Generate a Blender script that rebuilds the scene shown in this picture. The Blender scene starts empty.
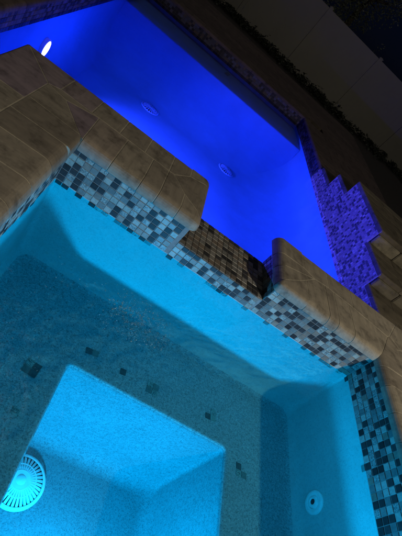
import bpy, bmesh, math, random
from mathutils import Vector, Matrix, noise

random.seed(7)
ZO = 1.55                      # scene heights below are measured from the camera; soil level is world z = 0
scene = bpy.context.scene
col = scene.collection

# ------------------------------------------------------------------ helpers
class MB:
    """collects polygons (camera-height coordinates) and links them as ONE mesh object"""
    def __init__(s): s.v = []; s.f = []; s.m = []; s.t = []; s.sm = []
    def face(s, pts, mat=0, tint=0.5, smooth=False):
        n = len(s.v); s.v += [tuple(p) for p in pts]
        s.f.append(tuple(range(n, n + len(pts)))); s.m.append(mat); s.t.append(tint); s.sm.append(smooth)
    def mesh(s, verts, faces, mat=0, tint=0.5, smooth=False):
        n = len(s.v); s.v += [tuple(p) for p in verts]
        for f in faces:
            s.f.append(tuple(n + i for i in f)); s.m.append(mat); s.t.append(tint); s.sm.append(smooth)
    def box(s, x0, x1, y0, y1, z0, z1, mat=0, tint=0.5):
        v = [(x, y, z) for z in (z0, z1) for y in (y0, y1) for x in (x0, x1)]
        s.mesh(v, [(0, 2, 3, 1), (4, 5, 7, 6), (0, 1, 5, 4), (2, 6, 7, 3), (0, 4, 6, 2), (1, 3, 7, 5)], mat, tint)
    def bm(s, bm, mat=0, tint=0.5, smooth=False):
        bm.verts.index_update()
        s.mesh([v.co for v in bm.verts], [[v.index for v in f.verts] for f in bm.faces], mat, tint, smooth)
    def build(s, name, mats, parent=None, base=None):
        me = bpy.data.meshes.new(name)
        if parent is not None: b = Vector(parent_world(parent))
        elif base is not None: b = Vector(base)
        else: b = Vector((0, 0, 0))
        me.from_pydata([(x - b.x, y - b.y, z + ZO - b.z) for x, y, z in s.v], [], s.f)
        for m in (mats if isinstance(mats, (list, tuple)) else [mats]): me.materials.append(m)
        me.polygons.foreach_set('material_index', s.m)
        me.polygons.foreach_set('use_smooth', s.sm)
        at = me.attributes.new('tint', 'FLOAT', 'FACE'); at.data.foreach_set('value', s.t)
        me.update()
        o = bpy.data.objects.new(name, me); col.objects.link(o)
        if parent is not None: o.parent = parent
        else: o.location = b
        return o

def parent_world(p):
    l = Vector((0, 0, 0))
    while p is not None:
        l += p.location; p = p.parent
    return l

def thing(name, label, cat, loc, group=None):
    o = bpy.data.objects.new(name, None); col.objects.link(o)
    o.location = (loc[0], loc[1], loc[2] + ZO); o['label'] = label; o['category'] = cat
    if group: o['group'] = group
    return o

def tag(o, label, cat, group=None, kind=None):
    o['label'] = label; o['category'] = cat
    if group: o['group'] = group
    if kind: o['kind'] = kind
    return o

# ------------------------------------------------------------------ materials
def new_mat(name):
    m = bpy.data.materials.new(name); m.use_nodes = True
    nt = m.node_tree; b = nt.nodes['Principled BSDF']
    return m, nt, b

def nd(nt, t, **kw):
    n = nt.nodes.new(t)
    for k, v in kw.items():
        if k in n.inputs: n.inputs[k].default_value = v
        else: setattr(n, k, v)
    return n

def ramp(nt, stops):
    r = nt.nodes.new('ShaderNodeValToRGB'); e = r.color_ramp.elements
    while len(e) < len(stops): e.new(0.5)
    for i, (p, c) in enumerate(stops): e[i].position = p; e[i].color = (*c, 1)
    return r

def coords(nt, scale=(1, 1, 1), rot=(0, 0, 0)):
    g = nt.nodes.new('ShaderNodeNewGeometry'); mp = nt.nodes.new('ShaderNodeMapping')
    mp.inputs['Scale'].default_value = scale; mp.inputs['Rotation'].default_value = rot
    nt.links.new(g.outputs['Position'], mp.inputs['Vector']); return mp.outputs['Vector']

def bump(nt, b, h, strength, dist):
    bp = nd(nt, 'ShaderNodeBump', Strength=strength, Distance=dist)
    nt.links.new(h, bp.inputs['Height']); nt.links.new(bp.outputs['Normal'], b.inputs['Normal'])

def mixc(nt, fac, a, bb, mode='MIX'):
    m = nt.nodes.new('ShaderNodeMix'); m.data_type = 'RGBA'; m.blend_type = mode
    for sock, val in ((m.inputs[0], fac), (m.inputs[6], a), (m.inputs[7], bb)):
        if isinstance(val, bpy.types.NodeSocket): nt.links.new(val, sock)
        elif isinstance(val, (int, float)): sock.default_value = val
        else: sock.default_value = (*val, 1)
    return m.outputs[2]

def stone_mat(name, stops, streak=(3, 30, 30), rough=0.75, warp=0.0):
    m, nt, b = new_mat(name)
    at = nd(nt, 'ShaderNodeAttribute', attribute_name='tint')
    r = ramp(nt, stops); nt.links.new(at.outputs['Fac'], r.inputs['Fac'])
    v = coords(nt, streak)
    ofs = nd(nt, 'ShaderNodeVectorMath', operation='ADD'); sc = nd(nt, 'ShaderNodeMath', operation='MULTIPLY'); sc.inputs[1].default_value = 37.0
    nt.links.new(at.outputs['Fac'], sc.inputs[0]); nt.links.new(v, ofs.inputs[0]); nt.links.new(sc.outputs[0], ofs.inputs[1])
    n1 = nd(nt, 'ShaderNodeTexNoise', Scale=1.0, Detail=6.0, Roughness=0.65, Distortion=0.6); nt.links.new(ofs.outputs[0], n1.inputs['Vector'])
    v2 = coords(nt, (1, 1, 1))
    n2 = nd(nt, 'ShaderNodeTexNoise', Scale=9.0, Detail=8.0, Roughness=0.7); nt.links.new(v2, n2.inputs['Vector'])
    r1 = ramp(nt, [(0.3, (0.76, 0.75, 0.74)), (0.7, (1.12, 1.12, 1.11))]); nt.links.new(n1.outputs['Fac'], r1.inputs['Fac'])
    r2 = ramp(nt, [(0.32, (0.35, 0.34, 0.33)), (0.5, (0.95, 0.95, 0.95)), (0.75, (1.25, 1.22, 1.15))]); nt.links.new(n2.outputs['Fac'], r2.inputs['Fac'])
    c = mixc(nt, 1.0, r.outputs['Color'], r1.outputs['Color'], 'MULTIPLY')
    c = mixc(nt, 0.8, c, r2.outputs['Color'], 'MULTIPLY')
    nt.links.new(c, b.inputs['Base Color']); b.inputs['Roughness'].default_value = rough
    b.inputs['Specular IOR Level'].default_value = 0.3
    bump(nt, b, n2.outputs['Fac'], 0.5, 0.006)
    return m

M = {}
STONE = [(0.0, (0.20, 0.178, 0.146)), (0.35, (0.25, 0.225, 0.184)), (0.7, (0.285, 0.258, 0.208)), (0.85, (0.28, 0.245, 0.207)), (1.0, (0.225, 0.185, 0.215))]
M['stone_x'] = stone_mat('sandstone_streaked_across', STONE, (4, 26, 26))
M['stone_y'] = stone_mat('sandstone_streaked_along', STONE, (26, 4, 26))
M['grout'] = stone_mat('pale_grout', [(0, (0.40, 0.37, 0.29)), (1, (0.46, 0.43, 0.34))], (12, 12, 12), 0.9)
M['deck'] = stone_mat('dark_deck_pavers', [(0, (0.085, 0.065, 0.062)), (1, (0.13, 0.10, 0.09))], (5, 18, 18), 0.8)
M['deck_grout'] = stone_mat('dark_deck_grout', [(0, (0.07, 0.06, 0.05)), (1, (0.09, 0.075, 0.06))], (12, 12, 12), 0.9)
M['step_stone'] = stone_mat('step_stone_streaked', [(0, (0.09, 0.078, 0.057)), (0.6, (0.14, 0.122, 0.088)), (1.0, (0.17, 0.152, 0.115))], (3, 24, 24))
M['riser_stone'] = stone_mat('riser_stone', [(0, (0.13, 0.118, 0.09)), (1.0, (0.18, 0.165, 0.125))], (4, 20, 20))

def tile_mat(name, base, alt, rough, streak=False, spec=0.5):
    m, nt, b = new_mat(name)
    at = nd(nt, 'ShaderNodeAttribute', attribute_name='tint')
    r = ramp(nt, [(0, base), (1, alt)]); nt.links.new(at.outputs['Fac'], r.inputs['Fac'])
    v = coords(nt, (1, 1, 1))
    if streak:
        w = nd(nt, 'ShaderNodeTexNoise', Scale=38.0, Detail=3.0, Distortion=3.5)
        rr = ramp(nt, [(0.35, (0.3, 0.34, 0.38)), (0.62, (1.25, 1.25, 1.25))])
    else:
        w = nd(nt, 'ShaderNodeTexNoise', Scale=60.0, Detail=5.0, Roughness=0.7)
        rr = ramp(nt, [(0.3, (0.7, 0.7, 0.7)), (0.7, (1.15, 1.15, 1.15))])
    nt.links.new(v, w.inputs['Vector']); nt.links.new(w.outputs['Fac'], rr.inputs['Fac'])
    c = mixc(nt, 1.0, r.outputs['Color'], rr.outputs['Color'], 'MULTIPLY')
    nt.links.new(c, b.inputs['Base Color']); b.inputs['Roughness'].default_value = rough
    b.inputs['Specular IOR Level'].default_value = spec
    bump(nt, b, w.outputs['Fac'], 0.15, 0.002)
    return m
TILES = [tile_mat('tile_dark_slate', (0.022, 0.024, 0.026), (0.05, 0.05, 0.052), 0.5, spec=.2),
         tile_mat('tile_pale_glass', (0.24, 0.31, 0.285), (0.34, 0.39, 0.355), 0.42, spec=.25),
         tile_mat('tile_grey_glass', (0.12, 0.155, 0.155), (0.19, 0.225, 0.215), 0.42, spec=.3),
         tile_mat('tile_streaked', (0.21, 0.27, 0.26), (0.30, 0.36, 0.33), 0.42, True, spec=.3),
         tile_mat('tile_tan_stone', (0.18, 0.155, 0.125), (0.25, 0.22, 0.175), 0.5),
         tile_mat('tile_grout', (0.20, 0.205, 0.20), (0.24, 0.24, 0.23), 0.85)]
M['marker_dark'] = tile_mat('marker_tile_dark', (0.085, 0.095, 0.10), (0.12, 0.13, 0.135), 0.5, spec=.2)
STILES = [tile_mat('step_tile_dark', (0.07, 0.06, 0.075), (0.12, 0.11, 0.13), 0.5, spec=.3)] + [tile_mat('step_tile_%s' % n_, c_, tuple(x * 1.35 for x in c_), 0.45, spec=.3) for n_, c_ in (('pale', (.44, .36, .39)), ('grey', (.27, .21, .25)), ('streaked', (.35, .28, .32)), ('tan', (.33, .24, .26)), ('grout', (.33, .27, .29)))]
PTILES = [tile_mat('pool_tile_dark', (0.012, 0.012, 0.018), (0.03, 0.03, 0.04), 0.5, spec=.2)] + [tile_mat('pool_tile_%s' % n_, c_, tuple(x * 1.4 for x in c_), 0.5, spec=.2) for n_, c_ in (('blue', (.06, .065, .11)), ('grey', (.05, .05, .07)), ('violet', (.07, .06, .10)), ('brown', (.07, .055, .045)), ('grout', (.06, .055, .06)))]
DTILES = [TILES[0],
          tile_mat('wet_tile_grey', (0.15, 0.148, 0.135), (0.21, 0.205, 0.188), 0.4),
          tile_mat('wet_tile_brown', (0.11, 0.105, 0.092), (0.15, 0.142, 0.125), 0.4),
          tile_mat('wet_tile_streaked', (0.15, 0.15, 0.138), (0.20, 0.198, 0.182), 0.4, True),
          tile_mat('wet_tile_tan', (0.13, 0.11, 0.09), (0.19, 0.16, 0.125), 0.45),
          tile_mat('wet_tile_grout', (0.10, 0.09, 0.075), (0.12, 0.105, 0.085), 0.85)]

def plaster_mat(name, base, dark, pale, speck, rough=0.7):
    m, nt, b = new_mat(name)
    v = coords(nt, (1, 1, 1))
    n1 = nd(nt, 'ShaderNodeTexNoise', Scale=3.0, Detail=5.0, Roughness=0.6); nt.links.new(v, n1.inputs['Vector'])
    r1 = ramp(nt, [(0.3, tuple(c * 0.86 for c in base)), (0.7, base)]); nt.links.new(n1.outputs['Fac'], r1.inputs['Fac'])
    vo = nd(nt, 'ShaderNodeTexVoronoi', Scale=190.0); nt.links.new(v, vo.inputs['Vector'])
    sep = nt.nodes.new('ShaderNodeSeparateColor'); nt.links.new(vo.outputs['Color'], sep.inputs[0])
    rd = ramp(nt, [(0.0, dark), (0.16, dark), (0.2, (1, 1, 1)), (0.86, (1, 1, 1)), (0.9, pale), (1.0, pale)])
    rd.color_ramp.interpolation = 'LINEAR'
    nt.links.new(sep.outputs[0], rd.inputs['Fac'])
    n3 = nd(nt, 'ShaderNodeTexNoise', Scale=55.0, Detail=6.0, Roughness=0.75); nt.links.new(v, n3.inputs['Vector'])
    r3 = ramp(nt, [(0.34, (0.55, 0.57, 0.58)), (0.55, (1, 1, 1)), (0.75, (1.2, 1.18, 1.12))]); nt.links.new(n3.outputs['Fac'], r3.inputs['Fac'])
    c = mixc(nt, speck, r1.outputs['Color'], rd.outputs['Color'], 'MULTIPLY')
    c = mixc(nt, speck, c, r3.outputs['Color'], 'MULTIPLY')
    nt.links.new(c, b.inputs['Base Color']); b.inputs['Roughness'].default_value = rough
    b.inputs['Specular IOR Level'].default_value = 0.2
    bump(nt, b, n3.outputs['Fac'], 0.35, 0.004)
    return m
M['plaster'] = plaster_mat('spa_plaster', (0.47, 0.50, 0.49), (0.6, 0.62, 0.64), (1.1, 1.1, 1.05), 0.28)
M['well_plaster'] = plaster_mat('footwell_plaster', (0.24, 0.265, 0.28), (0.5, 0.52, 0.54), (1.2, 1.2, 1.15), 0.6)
M['pebble'] = plaster_mat('spa_bench_pebble', (0.40, 0.42, 0.43), (0.5, 0.52, 0.52), (1.4, 1.37, 1.25), 0.7)
M['floor_pebble'] = plaster_mat('spa_floor_pebble', (0.15, 0.165, 0.19), (0.4, 0.42, 0.44), (1.3, 1.3, 1.25), 0.5)
M['pool_plaster'] = plaster_mat('pool_plaster', (0.09, 0.46, 0.74), (0.8, 0.8, 0.8), (1.05, 1.05, 1.05), 0.15)

M['pool_bench'] = plaster_mat('pool_bench_plaster', (0.34, 0.55, 0.78), (0.8, 0.8, 0.8), (1.05, 1.05, 1.05), 0.2)

def simple(name, c, rough=0.6, nscale=20.0, var=0.25, metal=0.0, bmp=0.1):
    m, nt, b = new_mat(name)
    v = coords(nt, (1, 1, 1)); n = nd(nt, 'ShaderNodeTexNoise', Scale=nscale, Detail=6.0, Roughness=0.65); nt.links.new(v, n.inputs['Vector'])
    r = ramp(nt, [(0.3, tuple(x * (1 - var) for x in c)), (0.7, tuple(x * (1 + var) for x in c))]); nt.links.new(n.outputs['Fac'], r.inputs['Fac'])
    nt.links.new(r.outputs['Color'], b.inputs['Base Color'])
    b.inputs['Roughness'].default_value = rough; b.inputs['Metallic'].default_value = metal
    bump(nt, b, n.outputs['Fac'], bmp, 0.01)
    return m
M['white_plastic'] = simple('white_fitting_plastic', (0.75, 0.77, 0.77), 0.4, 30, 0.08)
M['pool_fitting'] = simple('pool_fitting_plastic', (0.16, 0.55, 0.80), 0.5, 30, 0.1)
M['grey_plastic'] = simple('grey_fitting_plastic', (0.45, 0.48, 0.48), 0.4, 30, 0.08)
M['dark_hole'] = simple('dark_opening', (0.02, 0.025, 0.03), 0.6, 30, 0.1)
M['vinyl'] = simple('fence_vinyl', (0.19, 0.19, 0.17), 0.55, 1.2, 0.07, bmp=0.02)
M['soil'] = simple('dark_soil', (0.028, 0.024, 0.021), 0.95, 14, 0.5, bmp=0.8)
M['bark'] = simple('tree_bark', (0.06, 0.05, 0.04), 0.9, 25, 0.4, bmp=0.8)
M['leaf'] = simple('tree_leaf', (0.11, 0.13, 0.075), 0.45, 8, 0.45)
M['cover_leaf'] = simple('ground_cover_leaf', (0.02, 0.028, 0.015), 0.6, 9, 0.5)
M['glint'] = simple('glint_flakes', (0.12, 0.31, 0.38), 0.35, 60, 0.4)  # pale colour of the flakes that stand in for water glints
M['black_metal'] = simple('lantern_metal', (0.03, 0.03, 0.03), 0.45, 30, 0.2, 0.6)

def emit(name, c, s):
    m = bpy.data.materials.new(name); m.use_nodes = True; nt = m.node_tree; nt.nodes.clear()
    e = nd(nt, 'ShaderNodeEmission', Strength=s); e.inputs['Color'].default_value = (*c, 1)
    o = nt.nodes.new('ShaderNodeOutputMaterial'); nt.links.new(e.outputs[0], o.inputs['Surface']); return m
SPA_E, POOL_E = 12.0, 22.0
M['spa_lens'] = emit('spa_lens_lit', (0.002, 0.36, 1.0), SPA_E)
M['pool_lens'] = emit('pool_lens_lit', (0.42, 0.30, 1.0), POOL_E)

def water_mat(name, tint, bscale, bstr):
    m = bpy.data.materials.new(name); m.use_nodes = True; nt = m.node_tree; nt.nodes.clear()
    v = coords(nt, (1, 1, 1)); n = nd(nt, 'ShaderNodeTexNoise', Scale=bscale, Detail=3.0, Distortion=0.4); nt.links.new(v, n.inputs['Vector'])
    bp = nd(nt, 'ShaderNodeBump', Strength=bstr, Distance=0.02); nt.links.new(n.outputs['Fac'], bp.inputs['Height'])
    fr = nd(nt, 'ShaderNodeFresnel', IOR=1.33); nt.links.new(bp.outputs['Normal'], fr.inputs['Normal'])
    tr = nt.nodes.new('ShaderNodeBsdfTransparent'); tr.inputs['Color'].default_value = (*tint, 1)
    gl = nd(nt, 'ShaderNodeBsdfGlossy', Roughness=0.16); gl.inputs['Color'].default_value = (.8, .8, .8, 1); nt.links.new(bp.outputs['Normal'], gl.inputs['Normal'])
    mx = nt.nodes.new('ShaderNodeMixShader'); o = nt.nodes.new('ShaderNodeOutputMaterial')
    nt.links.new(fr.outputs[0], mx.inputs[0]); nt.links.new(tr.outputs[0], mx.inputs[1]); nt.links.new(gl.outputs[0], mx.inputs[2])
    nt.links.new(mx.outputs[0], o.inputs['Surface']); return m
M['spa_water'] = water_mat('spa_water', (0.29, 0.64, 0.70), 14.0, 0.3)
M['pool_water'] = water_mat('pool_water', (0.45, 0.60, 0.98), 6.0, 0.2)

# ------------------------------------------------------------------ geometry builders
def shrink(poly, d):
    n = len(poly); out = []
    for i in range(n):
        p0, p1, p2 = Vector(poly[i - 1]), Vector(poly[i]), Vector(poly[(i + 1) % n])
        a = (p1 - p0).normalized(); b = (p2 - p1).normalized()
        na = Vector((-a.y, a.x)); nb = Vector((-b.y, b.x))
        k = 1 + na.dot(nb); q = p1 + (na + nb) * (d / max(k, 0.35)); out.append((q.x, q.y))
    return out

def shrink_e(poly, ds):
    n = len(poly); out = []
    for i in range(n):
        p0, p1, p2 = Vector(poly[i - 1]), Vector(poly[i]), Vector(poly[(i + 1) % n])
        a = (p1 - p0).normalized(); b = (p2 - p1).normalized()
        na = Vector((-a.y, a.x)); nb = Vector((-b.y, b.x)); da, db = ds[i - 1], ds[i]
        det = na.x * nb.y - na.y * nb.x
        if abs(det) < .05: q = p1 + (na * da + nb * db) * .5
        else:
            q = p1 + Vector(((da * nb.y - db * na.y) / det, (db * na.x - da * nb.x) / det))
            if (q - p1).length > .03: q = p1 + (q - p1).normalized() * .03
        out.append((q.x, q.y))
    return out

def area2(p): return sum(p[i - 1][0] * p[i][1] - p[i][0] * p[i - 1][1] for i in range(len(p)))

def prism(poly, z0, z1, rounded, small, radius, jitter=0.0):
    """polygon prism whose top edges on the outline get a large bullnose, the others a small arris"""
    bm = bmesh.new()
    bot = [bm.verts.new((x, y, z0)) for x, y in poly]; top = [bm.verts.new((x, y, z1)) for x, y in poly]
    n = len(poly)
    bm.faces.new(list(reversed(bot))); bm.faces.new(top)
    for i in range(n): bm.faces.new((bot[i], bot[(i + 1) % n], top[(i + 1) % n], top[i]))
    bm.edges.ensure_lookup_table()
    big = []; sm = []
    flags = [rounded(poly[i], poly[(i + 1) % n]) for i in range(n)]
    thin = []
    for i in range(n):
        e = bm.edges.get((top[i], top[(i + 1) % n]))
        (thin if flags[i] == 'thin' else big if flags[i] else sm).append(e)
        if flags[i] and flags[i - 1]: (thin if 'thin' in (flags[i], flags[i - 1]) and flags[i] == flags[i - 1] else big if flags[i] == flags[i - 1] else thin).append(bm.edges.get((bot[i], top[i])))
    if big:
        bmesh.ops.bevel(bm, geom=big, offset=radius, offset_type='OFFSET', segments=7, profile=0.5, affect='EDGES', clamp_overlap=True)
    if thin:
        thin = [e for e in thin if e.is_valid]
        if thin: bmesh.ops.bevel(bm, geom=thin, offset=.022, offset_type='OFFSET', segments=4, profile=0.5, affect='EDGES', clamp_overlap=True)
    if small > 0:
        # arris: short edges on the top plane that still have a sharp fold
        es = [e for e in bm.edges if len(e.link_faces) == 2 and all(abs(v.co.z - z1) < 1e-4 for v in e.verts) and e.calc_face_angle(0) > 1.0]
        if es: bmesh.ops.bevel(bm, geom=es, offset=small, offset_type='OFFSET', segments=2, profile=0.5, affect='EDGES', clamp_overlap=True)
    return bm

def stones(mb, polys, ztop, thick, outline, radius, gap=0.0034, mats=(0, 1), tints=None):
    def on_outline(a, b):
        for p, q, *rad in outline:
            P_, Q_ = Vector(p), Vector(q); d = (Q_ - P_).normalized(); nrm = Vector((-d.y, d.x))
            A, B = Vector(a), Vector(b)
            if abs((A - P_).dot(nrm)) < 0.013 and abs((B - P_).dot(nrm)) < 0.013:
                t0 = (A - P_).dot(d); t1 = (B - P_).dot(d); L = (Q_ - P_).length
                if min(t0, t1) > -0.03 and max(t0, t1) < L + 0.03 and (B - A).length > 0.03: return 'thin' if rad else 'big'
        return False
    for k, poly in enumerate(polys):
        if area2(poly) < 0: poly = list(reversed(poly))
        t = tints[k] if tints and tints[k] is not None else random.random() * .82
        fl = [on_outline(poly[i], poly[(i + 1) % len(poly)]) for i in range(len(poly))]
        s = shrink_e(poly, [0.0 if q else gap for q in fl])
        dz = random.uniform(-0.0004, 0.0012)
        bm = prism(s, ztop - thick, ztop + dz, on_outline, 0.0022, radius)
        mb.bm(bm, mats[0], t); bm.free()
        bm = prism(shrink_e(poly, [0.004 if q else 0.0003 for q in fl]), ztop - thick + 0.004, ztop - 0.0014, on_outline, 0, radius)
        bmesh.ops.translate(bm, verts=bm.verts, vec=(0, 0, 0))
        mb.bm(bm, mats[1], random.random()); bm.free()

def tiles(mb, org, u, v, nu, nv, pu, pv, weights, raise_=0.0025, gap=0.0035, keep=None, clip=None, ragged=0.0):
    """a mosaic sheet: one low raised quad per tile on a grout plane (slot 5 = grout)"""
    org, u, v = Vector(org), Vector(u).normalized(), Vector(v).normalized(); n = u.cross(v).normalized()
    for i in range(nu):
        for j in range(nv):
            if keep and not keep(i, j): continue
            k = random.choices(range(5), weights)[0]
            a0, a1 = i * pu + gap / 2, (i + 1) * pu - gap / 2
            b0, b1 = j * pv + gap / 2, (j + 1) * pv - gap / 2
            if clip:
                top = min(clip((a0)), clip(a1)) - 0.002
                if b0 > top - 0.006: continue
                b1 = min(b1, top)
            jit = random.uniform(0, 0.0012); r = raise_ + jit
            tl = 0.0015
            base = [org + u * a + v * b + n * 0.0004 for a, b in ((a0, b0), (a1, b0), (a1, b1), (a0, b1))]
            ins = [org + u * a + v * b + n * r for a, b in ((a0 + tl, b0 + tl), (a1 - tl, b0 + tl), (a1 - tl, b1 - tl), (a0 + tl, b1 - tl))]
            t = random.random()
            mb.face(ins, k, t)
            for q in range(4): mb.face([base[q], base[(q + 1) % 4], ins[(q + 1) % 4], ins[q]], k, t)

def quad(mb, org, u, v, lu, lv, mat, off=0.0):
    org, u, v = Vector(org), Vector(u).normalized(), Vector(v).normalized(); n = u.cross(v).normalized(); o = org + n * off
    mb.face([o, o + u * lu, o + u * lu + v * lv, o + v * lv], mat)

def rrect(x0, x1, y0, y1, r, n=7):
    pts = []
    for cx, cy, a in ((x1 - r, y1 - r, 0), (x0 + r, y1 - r, 90), (x0 + r, y0 + r, 180), (x1 - r, y0 + r, 270)):
        for k in range(n + 1):
            t = math.radians(a + 90 * k / n); pts.append((cx + r * math.cos(t), cy + r * math.sin(t)))
    return pts

def loft(mb, rings, mats, smooth=True, cap=None):
    """rings: list of (pts, z); faces look inwards"""
    n = len(rings[0][0]); base = len(mb.v)
    for A, za in rings: mb.v += [(x, y, za) for x, y in A]
    for k in range(len(rings) - 1):
        a, b = base + k * n, base + (k + 1) * n
        for i in range(n):
            mb.f.append((a + i, b + i, b + (i + 1) % n, a + (i + 1) % n)); mb.m.append(mats[k]); mb.t.append(.5); mb.sm.append(smooth)
    if cap is not None:
        B, zb = rings[-1]; mb.face([(x, y, zb) for x, y in B], cap)

def frame_of(n):
    n = Vector(n).normalized(); a = Vector((0, 0, 1)) if abs(n.z) < 0.9 else Vector((1, 0, 0))
    u = a.cross(n).normalized(); return u, n.cross(u), n

def lathe(mb, c, n, prof, seg=28, mat=0, smooth=True):
    c = Vector(c); u, v, w = frame_of(n)
    rows = []
    for r, h in prof:
        rows.append([c + w * h + (u * math.cos(2 * math.pi * k / seg) + v * math.sin(2 * math.pi * k / seg)) * r for k in range(seg)])
    vs = [p for row in rows for p in row]; fs = []
    for i in range(len(rows) - 1):
        for k in range(seg):
            fs.append((i * seg + k, i * seg + (k + 1) % seg, (i + 1) * seg + (k + 1) % seg, (i + 1) * seg + k))
    mb.mesh(vs, fs, mat, 0.5, smooth)

# ------------------------------------------------------------------ key levels and lines (metres, camera at 0)
Z_COP, Z_COPB = -1.13, -1.20          # spa coping top / underside
Z_SPA, Z_POOL = -1.44, -1.65          # water
Z_DECK, Z_SOIL = -1.45, -1.55
X0, X1, Y0, Y1 = -0.255, 2.13, -0.55, 2.042   # spa waterline rectangle
Z_BENCH, Z_WELL = -2.02, -2.86
Z_SPILL = -1.323
SX0, SX1 = 0.52, 1.195                # spillway notch
DAM_Y = 2.46                          # outer face of the dam wall
PXL, PYF = -1.40, 8.82                # pool left and far walls
def PXR(y): return 2.72 + (3.8 - y) * 0.0525   # pool right wall, slightly turned

# ================================================================== RAISED SPA
spa = thing('raised_spa', 'raised square spa with turquoise lit water, mosaic waterline tile and sandstone coping', 'spa', (0.9, 0.8, Z_SOIL))

# plaster shell: sloped side walls and bench
sh = MB()
rings = []
for t in (0, .3, .6, .84):
    rings.append((rrect(X0 + .012 * t, X1 - .012 * t, Y0 + .012 * t, Y1 - .012 * t, .012 + .05 * t), Z_SPA + (Z_BENCH - Z_SPA) * t))
for k in range(1, 7):                                     # small cove at the foot of the walls
    a_ = math.radians(15 * k); ins = .010 + .085 * (1 - math.cos(a_)); z = Z_BENCH + .093 * (1 - math.sin(a_))
    rings.append((rrect(X0 + ins, X1 - ins, Y0 + ins, Y1 - ins, .055 + .04 * k / 6), z))
rings[0] = (rings[0][0], Z_SPA - .0005)
loft(sh, rings, [0] * 7 + [1] * 4)
x0b, x1b, y0b, y1b = X0 + .095, X1 - .095, Y0 + .095, Y1 - .095
# bench top as a ring between the wall foot and the footwell lip
WX0, WX1, WY0, WY1 = 0.377, 1.515, 0.08, 1.425
outer = rrect(x0b, x1b, y0b, y1b, .095)
LR = .030                                                  # worn round lip of the footwell
inner = rrect(WX0 - LR, WX1 + LR, WY0 - LR, WY1 + LR, .03 + LR)
loft(sh, [(outer, Z_BENCH), (inner, Z_BENCH)], [1], smooth=False)
sh.build('spa_shell', [M['plaster'], M['pebble']], spa)

fw = MB(); rg = []
for k in range(6):
    a_ = math.radians(18 * k); o_ = LR * (1 - math.sin(a_)); rg.append((rrect(WX0 - o_, WX1 + o_, WY0 - o_, WY1 + o_, .03 + o_), Z_BENCH - LR * (1 - math.cos(a_))))
rg.append((rrect(WX0, WX1, WY0, WY1, .03), Z_WELL + .24))
for k in range(1, 11):
    a_ = math.radians(9 * k); o_ = .10 * (1 - math.cos(a_)); rg.append((rrect(WX0 + o_, WX1 - o_, WY0 + o_, WY1 - o_, .03 + o_), Z_WELL + .12 * (1 - math.sin(a_))))
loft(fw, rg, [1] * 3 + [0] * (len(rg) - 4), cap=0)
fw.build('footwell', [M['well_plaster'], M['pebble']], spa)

# mosaic bands on the four walls
PT, PV = 0.0440, 0.0401
W_BAND = (34, 20, 20, 16, 10)
def band(org, u, length, z_hi=Z_COPB + 0.002, skip=None, drop=0.3):
    mb = MB(); nu = int(length / PT) + 1
    zb = Z_SPA
    rows = int((z_hi - zb) / PV + 0.999)
    u = Vector(u); ln = length
    quad(mb, Vector((*org, zb - 0.001)), u, (0, 0, 1), ln, z_hi - zb, 5)
    top = z_hi - zb
    tiles(mb, Vector((*org, zb)), u, (0, 0, 1), nu, rows, PT, PV, W_BAND,
          clip=lambda a: top if a <= ln else -1, keep=(lambda i, j: skip is None or not skip(i, j)))
    # the drowned sixth row: only its dark tiles read against the plaster
    tiles(mb, Vector((*org, zb - 0.030)), u, (0, 0, 1), nu, 1, PT, 0.0305, (30, 0, 45, 25, 0), raise_=0.003,
          keep=lambda i, j: random.random() < drop, clip=lambda a: 0.031 if a <= ln else -1)
    return mb
notch0, notch1 = SX0, SX1
def far_band(xa, xb, ztop):
    mb = MB(); ln = xb - xa; nu = int(ln / PT) + 1; top = ztop - Z_SPA
    quad(mb, (xa, Y1, Z_SPA - .001), (1, 0, 0), (0, 0, 1), ln, top, 5)
    tiles(mb, (xa, Y1, Z_SPA), (1, 0, 0), (0, 0, 1), nu, int(top / PV + .999), PT, PV, W_BAND, clip=lambda a: top if a <= ln + .004 else -1)
    tiles(mb, (xa, Y1, Z_SPA - .030), (1, 0, 0), (0, 0, 1), nu, 1, PT, .0305, (35, 0, 40, 25, 0), raise_=.003,
          keep=lambda i, j: random.random() < .36, clip=lambda a: .031 if a <= ln else -1)
    return mb
allb = MB()
def join(dst, src):
    n = len(dst.v); dst.v += src.v; dst.f += [tuple(i + n for i in f) for f in src.f]; dst.m += src.m; dst.t += src.t; dst.sm += src.sm
for a in ((X0, notch0, Z_COPB + .002), (notch0, notch1, Z_SPILL - .002), (notch1, X1, Z_COPB + .002)): join(allb, far_band(*a))
allb.build('tile_band', TILES, spa)
band((X1, Y1), (0, -1, 0), Y1 - Y0).build('tile_band', TILES, spa)         # right wall, looks to -X
band((X0, Y0), (0, 1, 0), Y1 - Y0).build('tile_band', TILES, spa)          # left wall, looks to +X
band((X1, Y0), (-1, 0, 0), X1 - X0).build('tile_band', TILES, spa)         # near wall, looks to +Y

# wall cores behind the tile (masonry), leaving the notch open
core = MB()
e = .004
core.box(-0.80, X0 - e, Y0 - .3, DAM_Y, -2.6, Z_COPB + .001)
core.box(X0 - e + .001, notch0 - .006, Y1 + e, DAM_Y, -2.6, Z_COPB + .001)
core.box(notch0 - .005, notch1 + .005, Y1 + e, DAM_Y - .02, -2.6, Z_SPILL - .006)
core.box(notch1 + .006, X1 + .7, Y1 + e, DAM_Y, -2.6, Z_COPB + .001)
core.build('outer_wall', [M['grout']], spa)

# tiled spillway floor and its two cheeks
sp = MB()
quad(sp, (notch0, Y1 - .002, Z_SPILL), (1, 0, 0), (0, 1, 0), notch1 - notch0, DAM_Y - .02 - Y1, 5)
tiles(sp, (notch0, Y1 - .002, Z_SPILL), (1, 0, 0), (0, 1, 0), 15, 9, .045, .0455, (26, 24, 18, 18, 14))
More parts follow.
